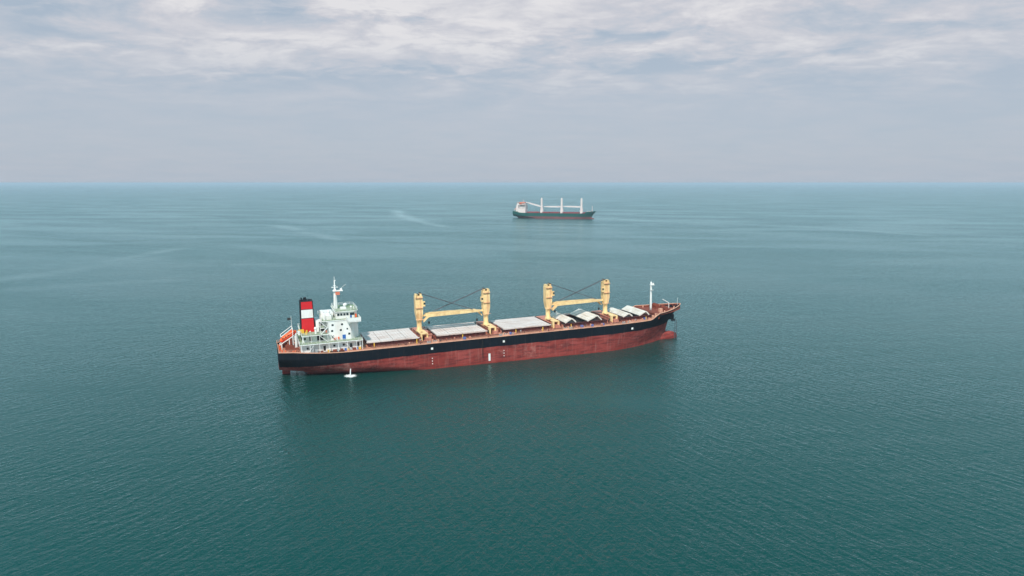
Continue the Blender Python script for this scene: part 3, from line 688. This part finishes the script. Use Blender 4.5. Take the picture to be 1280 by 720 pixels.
MB().box(-54.9, -54.3, -7.0, -6.2, 23.6, 25.0).build('lifebuoy_box', M['orange'], acc_o)
# railings
k = MB()
railing(k, [(-53.1, -12.2, 15.35), (-77.5, -12.2, 15.35), (-77.5, 12.2, 15.35), (-53.1, 12.2, 15.35)], r=.04)
railing(k, [(-66.2, -10.7, 18.55), (-76.5, -10.7, 18.55), (-76.5, 10.7, 18.55), (-66.2, 10.7, 18.55)], r=.04)
railing(k, [(-66.2, -9.3, 20.95), (-69.1, -9.3, 20.95), (-69.1, -5.2, 20.95)], r=.04)
railing(k, [(-59.0, -9.1, 23.56), (-68.3, -9.1, 23.56), (-68.3, 9.1, 23.56), (-59.0, 9.1, 23.56)], r=.04)
railing(k, [(-62.7, -7.3, 26.66), (-55.2, -7.3, 26.66), (-53.8, -5.8, 26.66), (-53.8, 5.8, 26.66), (-55.2, 7.3, 26.66), (-62.7, 7.3, 26.66), (-62.7, -7.3, 26.66)], r=.045)
k.build('railing', M['white'], acc_o)
# posts of the open side decks and stairs
k = MB()
for x in (-77, -73.6, -70.0, -66.4, -62.8, -59.2, -55.6, -53.3): k.box(x - .1, x + .1, -12.2, -12.0, ZD - .05, 15.0).box(x - .1, x + .1, 12.0, 12.2, ZD - .05, 15.0)
for x in (-76.3, -73, -69.7, -66.5): k.box(x - .1, x + .1, -10.7, -10.5, 15.3, 18.2)
for a, b in (((-66.6, 15.3), (-70.2, 18.5)), ((-69.0, 18.5), (-66.6, 20.9)), ((-66.6, 20.9), (-69.0, 23.5)), ((-60.6, 15.3), (-57.4, 11.3)), ((-74.8, 11.3), (-71.6, 15.3)), ((-65.6, 18.4), (-62.6, 15.3))):
    y = -9.75 if a[1] > 18 else (-11.2 if min(a[1], b[1]) < 12 else -9.7)
    k.tube((a[0], y, a[1]), (b[0], y, b[1]), .13, n=4).tube((a[0], y - .7, a[1]), (b[0], y - .7, b[1]), .13, n=4)
k.box(-69.2, -69.0, -9.3, -9.1, 18.5, 23.2).box(-66.5, -66.3, -9.3, -9.1, 18.5, 23.2)
k.build('stair', M['white'], acc_o)
# flat dark panels on the side walls: doors, windows, painted shade for open recesses
def wins(spec, y, parent, m='glass', nm='window'):
    for x, z, w, hh in spec:
        MB().box(x - w / 2, x + w / 2, *sorted((y, y - .06 if y < 0 else y + .06)), z - hh / 2, z + hh / 2).build(nm, M[m], parent)
for sg in (-1, 1):
    wins([(-64.3, 21.6, .8, .75), (-60.6, 21.6, .8, .75), (-64.6, 19.2, .8, .75), (-61.2, 19.3, .8, .75), (-64.4, 16.9, .8, .75), (-57.9, 17.5, .85, .8), (-58.6, 19.6, .6, .6)], sg * 9, acc_o)
    wins([(-60.0, 16.35, 1.3, 1.9)], sg * 9, acc_o, 'blue', 'door')
    wins([(-73.0, 16.7, 1.0, 1.9), (-69.3, 16.8, 2.4, 2.2), (-75.2, 16.8, .7, .9)], sg * 8.2, acc_o, 'dark', 'door')
    wins([(-75.5 + 1.0, 13.3, .8, .8), (-68, 12.8, .9, 2.0), (-64.2, 13.5, .8, .8), (-60.5, 13.5, .8, .8), (-57.6, 12.8, 1.0, 2.0), (-55.0, 13.2, 1.4, 1.6)], sg * 10.4, acc_o, 'dark', 'window')
    wins([(-68.5, 21.7, 1.5, 1.6), (-68.3, 19.5, 2.0, 1.5)], sg * 5.0, acc_o, 'dark', 'door')  # dark panels paint the shaded voids beside the stairs
# misc. deck clutter below: lockers, gas racks, rust boxes
for nm, m, it in (('deck_locker', 'ywarn', [(-66.5, -11.4, .5, .9), (-59, -11.6, .4, .7), (-54.4, -11.5, .5, .9)]), ('rust_box', 'rust', [(-64.2, -11.5, .8, .8), (-61.5, -11.5, .6, .9), (-56.5, -11.5, .7, .8), (-69.5, -11.5, .8, .7)]), ('drum', 'grey', [(-63, -11.4, .4, 1.0), (-58, -11.4, .5, 1.0), (-71.3, -11.4, .6, 1.6), (-73.0, -11.3, .8, 2.2)]), ('deck_locker', 'blue', [(-60.0, -11.5, .4, .9), (-55.3, -11.6, .3, 1.0)])):
    k = MB()
    for x, y, w, hh in it: k.box(x - w, x + w, y - .4, y + .4, ZD, ZD + hh)
    k.build(nm, M[m], acc_o)
k = MB()
for x, z, w, hh in ((-63.6, 16.0, .9, .8), (-62.2, 16.1, .5, 1.0), (-66.9, 19.2, .5, .9)): k.box(x - w / 2, x + w / 2, -9.6, -9.1, z - hh / 2, z + hh / 2)
k.build('life_raft', M['orange'], acc_o)

# ---- mast on the monkey island
k = MB(); k.loft([[(-61.7 + r * math.cos(a), r * math.sin(a), z) for a in [2 * math.pi * i / 12 for i in range(12)]] for r, z in ((.95, 25.6), (.85, 27), (.62, 33.0), (.55, 34.6), (.22, 35.2), (.2, 38.4), (.07, 38.6), (.06, 40.0))])
k.box(-62.6, -58.6, -1.2, 1.2, 33.9, 34.15).box(-59.6, -58.8, -.5, .5, 34.15, 34.9)
k.tube((-62.3, 0, 36.2), (-61.1, 0, 36.2), .12).tube((-61.7, -1.6, 36.9), (-61.7, 1.6, 36.9), .09).box(-63.0, -60.4, -.15, .15, 35.4, 35.65)
k.tube((-59.2, 0, 35.0), (-57.2, -.6, 36.6), .05).tube((-61.7, 0, 38.0), (-61.1, 0, 38.5), .1)
mo = k.build('radar_mast', M['white'], ship)
MB().box(-61.6, -59.9, -1.05, -.98, 32.4, 33.7).build('flag', M['farorange'], mo)
k = MB()
for a in range(5): k.tube((-62.8, -.8 + .02 * a, 27 + a * 1.2), (-62.4, -.8, 27 + a * 1.2), .04, n=4)
k.tube((-62.2, -1.2, 26.6), (-61.6, -.5, 33), .05, n=4).build('stay', M['grey'], mo)

# ---- funnel: red sides with a white band, black ends
f = MB(); zs_ = [15.3, 24.15, 24.4, 27.75, 28.0, 31.0]; cm = [0, 2, 1, 2, 0]
def fx(z): t = (z - 15.3) / 15.7; return (-76.3 + .35 * t, -70.55 - .45 * t)
for i in range(5):
    z0, z1 = zs_[i], zs_[i + 1]; a0, a1 = fx(z0); b0, b1 = fx(z1)
    f.mi = cm[i]
    for y in (-4.1, 2.1): f.poly([(a0 + .35, y, z0), (a1 - .35, y, z0), (b1 - .35, y, z1), (b0 + .35, y, z1)], [(0, 1, 2, 3)])
    f.mi = 2
    for y in (-4.1, 2.1):
        yi = y + (.37 if y < 0 else -.37)
        f.poly([(a0 + .35, y, z0), (b0 + .35, y, z1), (b0, yi, z1), (a0, yi, z0)], [(0, 1, 2, 3)]); f.poly([(a1 - .35, y, z0), (b1 - .35, y, z1), (b1, yi, z1), (a1, yi, z0)], [(0, 1, 2, 3)])
    f.poly([(a0, -3.73, z0), (a0, 1.73, z0), (b0, 1.73, z1), (b0, -3.73, z1)], [(0, 1, 2, 3)]); f.poly([(a1, -3.73, z0), (a1, 1.73, z0), (b1, 1.73, z1), (b1, -3.73, z1)], [(0, 1, 2, 3)])
a, b = fx(31); f.poly([(a + .35, -4.1, 31), (b - .35, -4.1, 31), (b, -3.73, 31), (b, 1.73, 31), (b - .35, 2.1, 31), (a + .35, 2.1, 31), (a, 1.73, 31), (a, -3.73, 31)], [tuple(range(8))])
fo = f.build('funnel', [M['red'], M['white'], M['black']], ship)
k = MB()
for x, y, r, hh in ((-75.0, -2, .4, .5), (-73.6, 0, .6, 1.2), (-73.8, 1.2, .4, .8), (-72.2, -1.6, .3, .4), (-74.9, .6, .3, 1.0)): k.tube((x, y, 30.9), (x - .25, y, 31 + hh), r, n=10)
k.box(-76.0, -71.0, -3.9, 1.9, 31.003, 31.15).build('exhaust_pipe', M['black'], fo)
k = MB(); k.xz([(-73.4, 16.9), (-72.5, 16.9), (-72.5, 19.0), (-72.9, 19.0), (-73.4, 18.2)], -4.16, -4.1).xz([(-72.3, 16.9), (-71.7, 16.9), (-71.7, 18.3), (-72.3, 18.3)], -4.16, -4.1).xz([(-74.4, 17.4), (-73.7, 17.4), (-73.7, 17.9)], -4.16, -4.1)
k.build('emblem', M['white'], fo)
k = MB(); k.box(-77.4, -75.2, -6.2, -4.4, 18.55, 20.0).box(-75.0, -74.2, -8.6, -7.6, 18.55, 19.5); k.tube((-74.2, -6.6, 18.5), (-74.2, -6.6, 19.9), .4).build('oil_drum', M['ywarn'], acc_o)
k = MB(); k.tube((-77.2, -7.6, 18.5), (-77.2, -7.6, 20.1), .5).tube((-70.9, -8.3, 18.5), (-70.9, -8.3, 20.6), .45).ball((-70.9, -8.3, 20.7), .65).box(-69.9, -69.3, -6.0, -5.0, 18.55, 22.5).tube((-78.4, -6.5, 12), (-78.4, -6.5, 19), .28).box(-78.9, -77.8, -5.5, -4.2, 12, 17.5)
k.build('ventilator', M['white'], acc_o)

# ---- stern: winches, ramp, staff
k = MB()
for x, y, r, w in ((-80.3, -6.6, 1.25, 1.8), (-77.9 - .6, -9.2, .95, 1.2), (-81.6, -3.4, 1.1, 1.4), (-82.5, 3.5, 1.1, 1.8), (-79.9, 6.0, 1.2, 1.8)):
    k.tube((x, y - w / 2, 11.6 + r + .3), (x, y + w / 2, 11.6 + r + .3), r * .6, n=14)
    for yy in (y - w / 2, y + w / 2): k.tube((x, yy - .1, 11.6 + r + .3), (x, yy + .1, 11.6 + r + .3), r, n=18)
    k.box(x - r, x + r, y - w / 2 - .3, y + w / 2 + .3, 11.6, 12.1)
k.build('mooring_winch', M['rust'], ship)
k = MB()
for x, y in ((-84.0, -7.0), (-82.8, -8.0), (-84.6, 2), (-84.6, -2.5), (-79.2, -10.3), (-80.0, -10.2)): k.tube((x, y, 11.6), (x, y, 12.9), .35, n=8)
k.build('bollard', M['orange'], ship)
k = MB()
for y in (-1.3, 1.3):
    k.tube((-77.2, y, 18.1), (-84.6, y, 13.6), .18, n=5)
    for x, z0 in ((-83.8, 14.0), (-80.8, 15.8), (-78.0, 17.5)): k.tube((x, y, 11.6), (x, y, z0), .16, n=5)
    k.tube((-79.4, y * 1.9, 11.6), (-79.4, y * 1.9, 20.4), .18, n=5); k.tube((-79.4, y * 1.9, 20.4), (-84.0, y * 1.9, 17.2), .15, n=5)
k.tube((-79.4, -2.5, 20.4), (-79.4, 2.5, 20.4), .15, n=5); k.tube((-84.0, -2.5, 17.2), (-84.0, 2.5, 17.2), .15, n=5)
k.build('launching_ramp', M['white'], ship)
k = MB(); k.tube((-79.6, -1.5, 20.3), (-79.6, -1.5, 25.2), .07, n=5); so = k.build('flag_staff', M['white'], ship)
k = MB(); k.box(-81.1, -79.7, -1.53, -1.47, 23.6, 24.6); k.build('flag', M['dark'], so)
q = [(x, y + .25, z + .9) for x, y, z in deck_sheet(rings, NU, 0.9, XS, -77.5)]
k = MB(); railing(k, q, 1.0, 1.2, .04); railing(k, [(x, -y, z) for x, y, z in q], 1.0, 1.2, .04); railing(k, [(q[0][0] + .1, q[0][1], q[0][2]), (q[0][0] + .1, -q[0][1], q[0][2])], 1.0, 1.2, .04)
k.build('railing', M['gunwale'], ship)
# rudder + propeller
k = MB(); k.xz([(-84.6, -4.0), (-81.4, -3.6), (-81.2, 2.6), (-82.0, 4.4), (-84.2, 4.4)], -.35, .35); k.build('rudder', M['hull'], ship)
k = MB(); k.tube((-80.2, 0, -.5), (-75, 0, -.5), .55, .7)
for i in range(4):
    a = R(20 + 90 * i); ca, sa = math.cos(a), math.sin(a); pts = []
    for r, w, tw in ((.5, .45, .5), (1.4, .9, .35), (2.3, 1.15, .25), (3.0, .8, .2), (3.3, .15, .18)):
        for sgn in (-1, 1):
            u = sgn * w; pts.append((-78.6 + u * tw * 1.4, r * ca - u * sa, -.5 + r * sa + u * ca))
    k.poly(pts + [(p[0] + .12, p[1], p[2]) for p in pts], [(2 * j, 2 * j + 1, 2 * j + 3, 2 * j + 2) for j in range(4)] + [(10 + 2 * j, 12 + 2 * j, 13 + 2 * j, 11 + 2 * j) for j in range(4)] + [(2 * j, 2 * j + 2, 12 + 2 * j, 10 + 2 * j) for j in range(4)] + [(2 * j + 1, 11 + 2 * j, 13 + 2 * j, 2 * j + 3) for j in range(4)])
k.build('propeller', M['bronze'], ship)

# ---- bow gear
k = MB(); k.loft([[(89.6 + r * math.cos(a), r * math.sin(a), z) for a in [2 * math.pi * i / 10 for i in range(10)]] for r, z in ((.6, 13.3), (.55, 15), (.4, 26.2), (.38, 27.2), (.1, 27.4), (.08, 28.0))])
k.box(89.2, 91.2, -.9, .9, 25.9, 26.05).box(90.3, 91.0, -.4, .4, 26.05, 26.9).box(89.0, 90.3, -1.3, -.4, 23.5, 23.6)
fm = k.build('foremast', M['white'], ship)
k = MB()
for i in range(26): k.tube((88.95, -.55, 13.8 + i * .45), (88.95, -.15, 13.8 + i * .45), .03, n=4)
k.build('ladder', M['grey'], fm)
k = MB()
for x, y in ((95.0, -4.0), (95.0, 4.0)):
    k.tube((x, y - 1.6, 14.6), (x, y + 1.6, 14.6), .65, n=12)
    for yy in (y - 1.6, y, y + 1.6): k.tube((x, yy - .12, 14.6), (x, yy + .12, 14.6), 1.15, n=16)
    k.box(x - 1.1, x + 1.1, y - 1.9, y + 1.9, 13.25, 13.8).box(x + 1.2, x + 2.4, y - .5, y + .5, 13.25, 14.4)
k.build('windlass', M['rust'], ship)
k = MB()
for x, y in ((90.5, -8.6), (92.5, -7.8), (98, -5.2), (99.8, -4.2), (101.5, -2.2), (90.5, 8.6), (98, 5.2), (101.5, 2.2), (88.8, -9.6), (103.2, 0), (91.5, 3.5), (93, -2.2)): k.tube((x, y, 13.25), (x, y, 14.35), .32, n=8)
k.box(91.2, 93, -5.4, -4.2, 13.25, 14.8).box(97.5, 99, -1, 1, 13.25, 14.5).build('bollard', M['gunwale'], ship)
k = MB(); k.tube((100.6, .8, 13.3), (100.6, .8, 16.2), .18, n=6).tube((100.6, .8, 16.1), (97.4, 1.6, 18.0), .16, n=6).build('davit', M['white'], ship)
k = MB(); k.tube((105.1, 0, 14.5), (105.1, 0, 18.4), .07, n=5).build('jack_staff', M['white'], ship)
k = MB(); k.box(86.2, 86.8, -9.5, -9.0, ZD, 13.6).tube((84.6, -10.2, ZD), (87.6, -9.6, 13.5), .12, n=4).tube((84.6, -9.5, ZD), (87.6, -8.9, 13.5), .12, n=4).box(85.2, 86.3, -8.4, -7.2, ZD, ZD + 1.2).build('stair', M['gunwale'], ship)
# anchor in its pocket + chain
k = MB(); k.box(97.6, 100.8, -3.6, -.9, 8.6, 11.0).tube((99.9, -3.8, 10.6), (100.2, -3.9, 8.3), .3).box(99.2, 101.2, -4.2, -3.4, 7.8, 8.5).tube((99.3, -3.9, 8.0), (98.9, -4.0, 9.4), .25, .08).tube((101.1, -3.9, 8.0), (101.4, -4.0, 9.4), .25, .08); k.build('anchor', M['black'], ship)
for x in (101.3, 102.2):
    k = MB()
    for i in range(34):
        z = 8.3 - i * .3; wd = .14
        if i % 2: k.box(x - wd, x + wd, -3.95, -3.87, z - .31, z)
        else: k.box(x - .04, x + .04, -3.91 - wd, -3.91 + wd, z - .31, z)
    k.build('anchor_chain', M['wire'], ship)

# ---- lifeboat: rests on the ramp
lb = empty('lifeboat', (0, 0, 0))
import mathutils as mu
bpy.context.view_layer.update()
mw_ = mu.Matrix.Translation((O[0], O[1], 0)) @ mu.Euler((0, -R(TRIM), h)).to_matrix().to_4x4()
lb.matrix_world = mw_ @ mu.Matrix.Translation((-81.0, 0, 16.75)) @ mu.Matrix.Rotation(-R(31), 4, 'Y')
tag(lb, 'orange enclosed lifeboat on its slanting launching ramp at the stern of the front ship', 'lifeboat')
rr = []
for i in range(15):
    t_ = i / 14; x = -4.0 + 7.8 * t_; w = 1.35 * (1 - abs(2 * t_ - 1) ** 3.2) ** .6 if 0 < t_ < 1 else .08
    rr.append([(x, w * math.cos(a), .1 + (w * .95) * math.sin(a)) for a in [2 * math.pi * j / 18 for j in range(18)]])
MB().loft(rr).build('boat_hull', M['orange'], lb)
MB().box(-3.6, 3.4, -1.42, 1.42, -.22, -.02).build('fender_strip', M['red'], lb)
k = MB(); k.box(1.2, 2.8, -.7, .7, 1.0, 1.75).build('cockpit', M['orange'], lb)
k = MB()
for x in (-2.2, -1, .2): k.box(x - .25, x + .25, -1.24, -1.1, .55, .85)
k.build('window', M['glass'], lb)

# ---- cooling water falling from the hull, foam where it lands
fx_, fy_ = gp(438, 470); 
cw = empty('water_discharge', (fx_, fy_, 0)); tag(cw, 'white jet of discharge water and foam beside the stern quarter of the front ship', 'water jet')
rr = []
for i in range(10):
    t_ = i / 9; z = 3.7 * (1 - t_ ** 2); rr.append([((.17 + .06 * t_) * math.cos(a) * random.uniform(.85, 1.15), 1.6 * (1 - t_) + (.3 + .2 * t_) * math.sin(a), max(z, .02)) for a in [2 * math.pi * j / 10 for j in range(10)]])
MB().loft(rr).build('jet', M['foam'], cw)
fmb = MB(); nS = 40
pts = [(0, 0, .22)]
for j, rad in enumerate((.3, .6, .85, 1.0)):
    for i in range(nS):
        a = 2 * math.pi * i / nS; q = rad * (1 + .16 * math.sin(3 * a + 1) + .1 * math.sin(7 * a + j)) * random.uniform(.93, 1.07)
        pts.append((4.0 * q * math.cos(a) + .4, 3.6 * q * math.sin(a), (.10, .07, .04, .01)[j] * random.uniform(.5, 1.5)))
fcs = [(0, 1 + i, 1 + (i + 1) % nS) for i in range(nS)]
for j in range(3):
    for i in range(nS): p = 1 + j * nS; fcs.append((p + i, p + nS + i, p + nS + (i + 1) % nS, p + (i + 1) % nS))
fmb.poly(pts, fcs, True); fmb.build('foam', M['foamflat'], cw)

# ------------------------------------------------------------------ SHIP 2 (far)
q0 = gp(642.5, 271.2); q1 = gp(743.5, 273.4)
H2 = R(-16); cx, cy = (q0[0] + q1[0]) / 2, 1508.0
scl = 0.98
s2 = empty('cargo_ship', (cx, cy, 0), (0, 0, H2)); s2.scale = (0.955,) * 3
s2.location.x += -10.2 * math.cos(H2)
tag(s2, 'distant green hulled bulk carrier with white cranes and white deckhouse behind', 'ship')
Z2 = 12.2
hl2, r2, _ = hull(s2, M['farhull'], zd=Z2, fc=16.0, zs=15.6)
MB().loft(bulb_rings()).build('bulbous_bow', M['farhull'], s2)
mb = MB(); deck_mesh(mb, deck_sheet(r2, NU, 0.06, -62, 85.4)); mb.build('deck', M['fardeck'], s2)
mb = MB(); deck_mesh(mb, deck_sheet(r2, NU, 0.5, XS, -62.1)); mb.build('poop_deck', M['greendeck'], s2)
mb = MB(); deck_mesh(mb, [(x, y, 15.4) for x, y, z in deck_sheet(r2, NU, 0, 87.5, 106.4)]); mb.build('forecastle_deck', M['fardeck'], s2)
for s0, s1 in ((-50, -23.5), (-13, 2), (4, 23.5), (34, 69), (80, 84)):
    MB().box(s0, s1, -9.5, 9.5, Z2 - .05, Z2 + 1.7).build('hatch_coaming', M['fardeck'], s2)
    MB().box(s0 - .4, s1 + .4, -10, 10, Z2 + 1.7, Z2 + 2.4).build('hatch_cover', M['fardeck'], s2)
# house
k = MB(); k.box(-72, -54.5, -11, 11, Z2, 19.5).box(-70, -54.5, -9.5, 9.5, 19.5, 31).box(-78, -70, -8, 8, 15.0, 22).box(-78.5, -73.5, -3.5, 3.5, 22, 29.5).box(-69, -55, -14, 14, 31, 31.4).box(-64, -55.6, -7, 7, 31.4, 34.2)
ho = k.build('superstructure', M['farwhite'], s2)
k = MB()
for z in (21.5, 24.3, 27.1, 29.9):
    for x in (-68, -65, -62, -59, -56.3): k.box(x - .5, x + .5, -9.58, -9.5, z - .5, z + .5)
    for y in (-7, -4.2, -1.4, 1.4, 4.2, 7): k.box(-54.5, -54.42, y - .5, y + .5, z - .5, z + .5)
k.build('window', M['glass'], ho)
MB().box(-63.6, -56, -7.08, -7.0, 32.4, 33.4).box(-55.6, -55.5, -6.6, 6.6, 32.4, 33.4).build('window_band', M['glass'], ho)
k = MB(); k.tube((-62, 0, 34), (-62, 0, 43), .7, .3).box(-63.5, -60, -1.5, 1.5, 38.5, 38.8).build('radar_mast', M['farwhite'], s2)
k = MB(); k.box(-76.8, -71.6, -3.2, 3.2, 29.3, 36.5).build('funnel', M['farwhite'], s2)
MB().box(-69.5, -57.5, -8.0, 8.0, 34.25, 36.4).box(-69.4, -64.4, -6, 6, 31.45, 34.24).build('bridge_roof', M['farorange'], ho)
MB().box(-77, -71.4, -3.3, 3.3, 34.2, 35.4).build('funnel_band', M['black'], s2)
k = MB(); k.loft([[(-83.5 + 6 * t_ , w * math.cos(a), 19.4 + 2.6 * t_ + w * math.sin(a)) for a in [2 * math.pi * j / 12 for j in range(12)]] for t_, w in ((0, .3), (.15, 1.1), (.5, 1.5), (.85, 1.1), (1, .3))])
lf = k.build('lifeboat', M['farorange']); lf.matrix_world = mu.Matrix.Translation(s2.location) @ mu.Euler((0, 0, H2)).to_matrix().to_4x4() @ mu.Matrix.Scale(0.955, 4)
tag(lf, 'small orange lifeboat at the stern of the distant green ship', 'lifeboat')
MB().tube((-83.5, -1.2, 15), (-83.5, -1.2, 19.2), .25).tube((-78.6, -1.2, 15), (-78.6, -1.2, 22), .25).tube((-84.5, -1.2, 18.8), (-78, -1.2, 21.6), .25).build('launching_ramp', M['farwhite'], s2)
def crane2(c, a):
    k = MB()
    k.box(c - 2.3, c + 2.3, -5, 5, Z2 - .05, Z2 + 2.2)
    k.tube((c, 0, Z2 + 2.2), (c, 0, 24), 4.1, 3.0, 16)
    k.loft([[(c - x, -y, z), (c + x, -y, z), (c + x, y, z), (c - x, y, z)] for z, x, y in ((23.2, 1.9, 1.7), (25, 2.1, 2.0), (44, 1.8, 1.8), (46.4, 1.2, 1.5))], smooth=False)
    o = k.build('deck_crane', M['farwhite'], s2)
    MB().tube((c, 0, 22.6), (c, 0, 24.1), 2.5, 2.5, 14).build('slew_ring', M['farorange'], o)
    # jib stowed aft
    x1, z1 = a; j = MB()
    for y in (-1.2, 1.2):
        j.loft([[(c + x, y - .5, z - hh), (c + x, y + .5, z - hh), (c + x, y + .5, z + hh), (c + x, y - .5, z + hh)] for x, z, hh in ((-2.2, 26.5, .8), (-6, 26.5 + (z1 - 26.5) * .15, 1.7), (x1 * .75, 26.5 + (z1 - 26.5) * .75, 1.5), (x1, z1, .6))], smooth=False)
    for i in range(6): x = -4 + (x1 + 4) * i / 6; z = 26.5 + (z1 - 26.5) * (x / x1); j.box(c + x - .4, c + x + .4, -.7, .7, z - .6, z + .6)
    j.build('jib', M['farwhite'], o)
    w = MB(); w.tube((c - 1.5, -1, 45.6), (c + x1 * .95, -1, z1 + 1), .12, n=4).tube((c - 1.5, 1, 45.6), (c + x1 * .95, 1, z1 + 1), .12, n=4).build('hoist_wire', M['wire'], o)
for c, a in ((-18.2, (-37, 36.0)), (28.8, (-42, 26.5)), (75.5 - 1.0, (-42, 27.5))): crane2(c, a)
k = MB(); k.tube((99, 0, 15.4), (99, 0, 29), .8, .5).box(97.8, 100.5, -1, 1, 26.4, 26.7).build('foremast', M['farwhite'], s2)
k = MB(); k.box(88, 90, -6, -3, 15.4, 17.4).box(92, 95, -5, 5, 15.4, 17).build('windlass', M['farwhite'], s2)
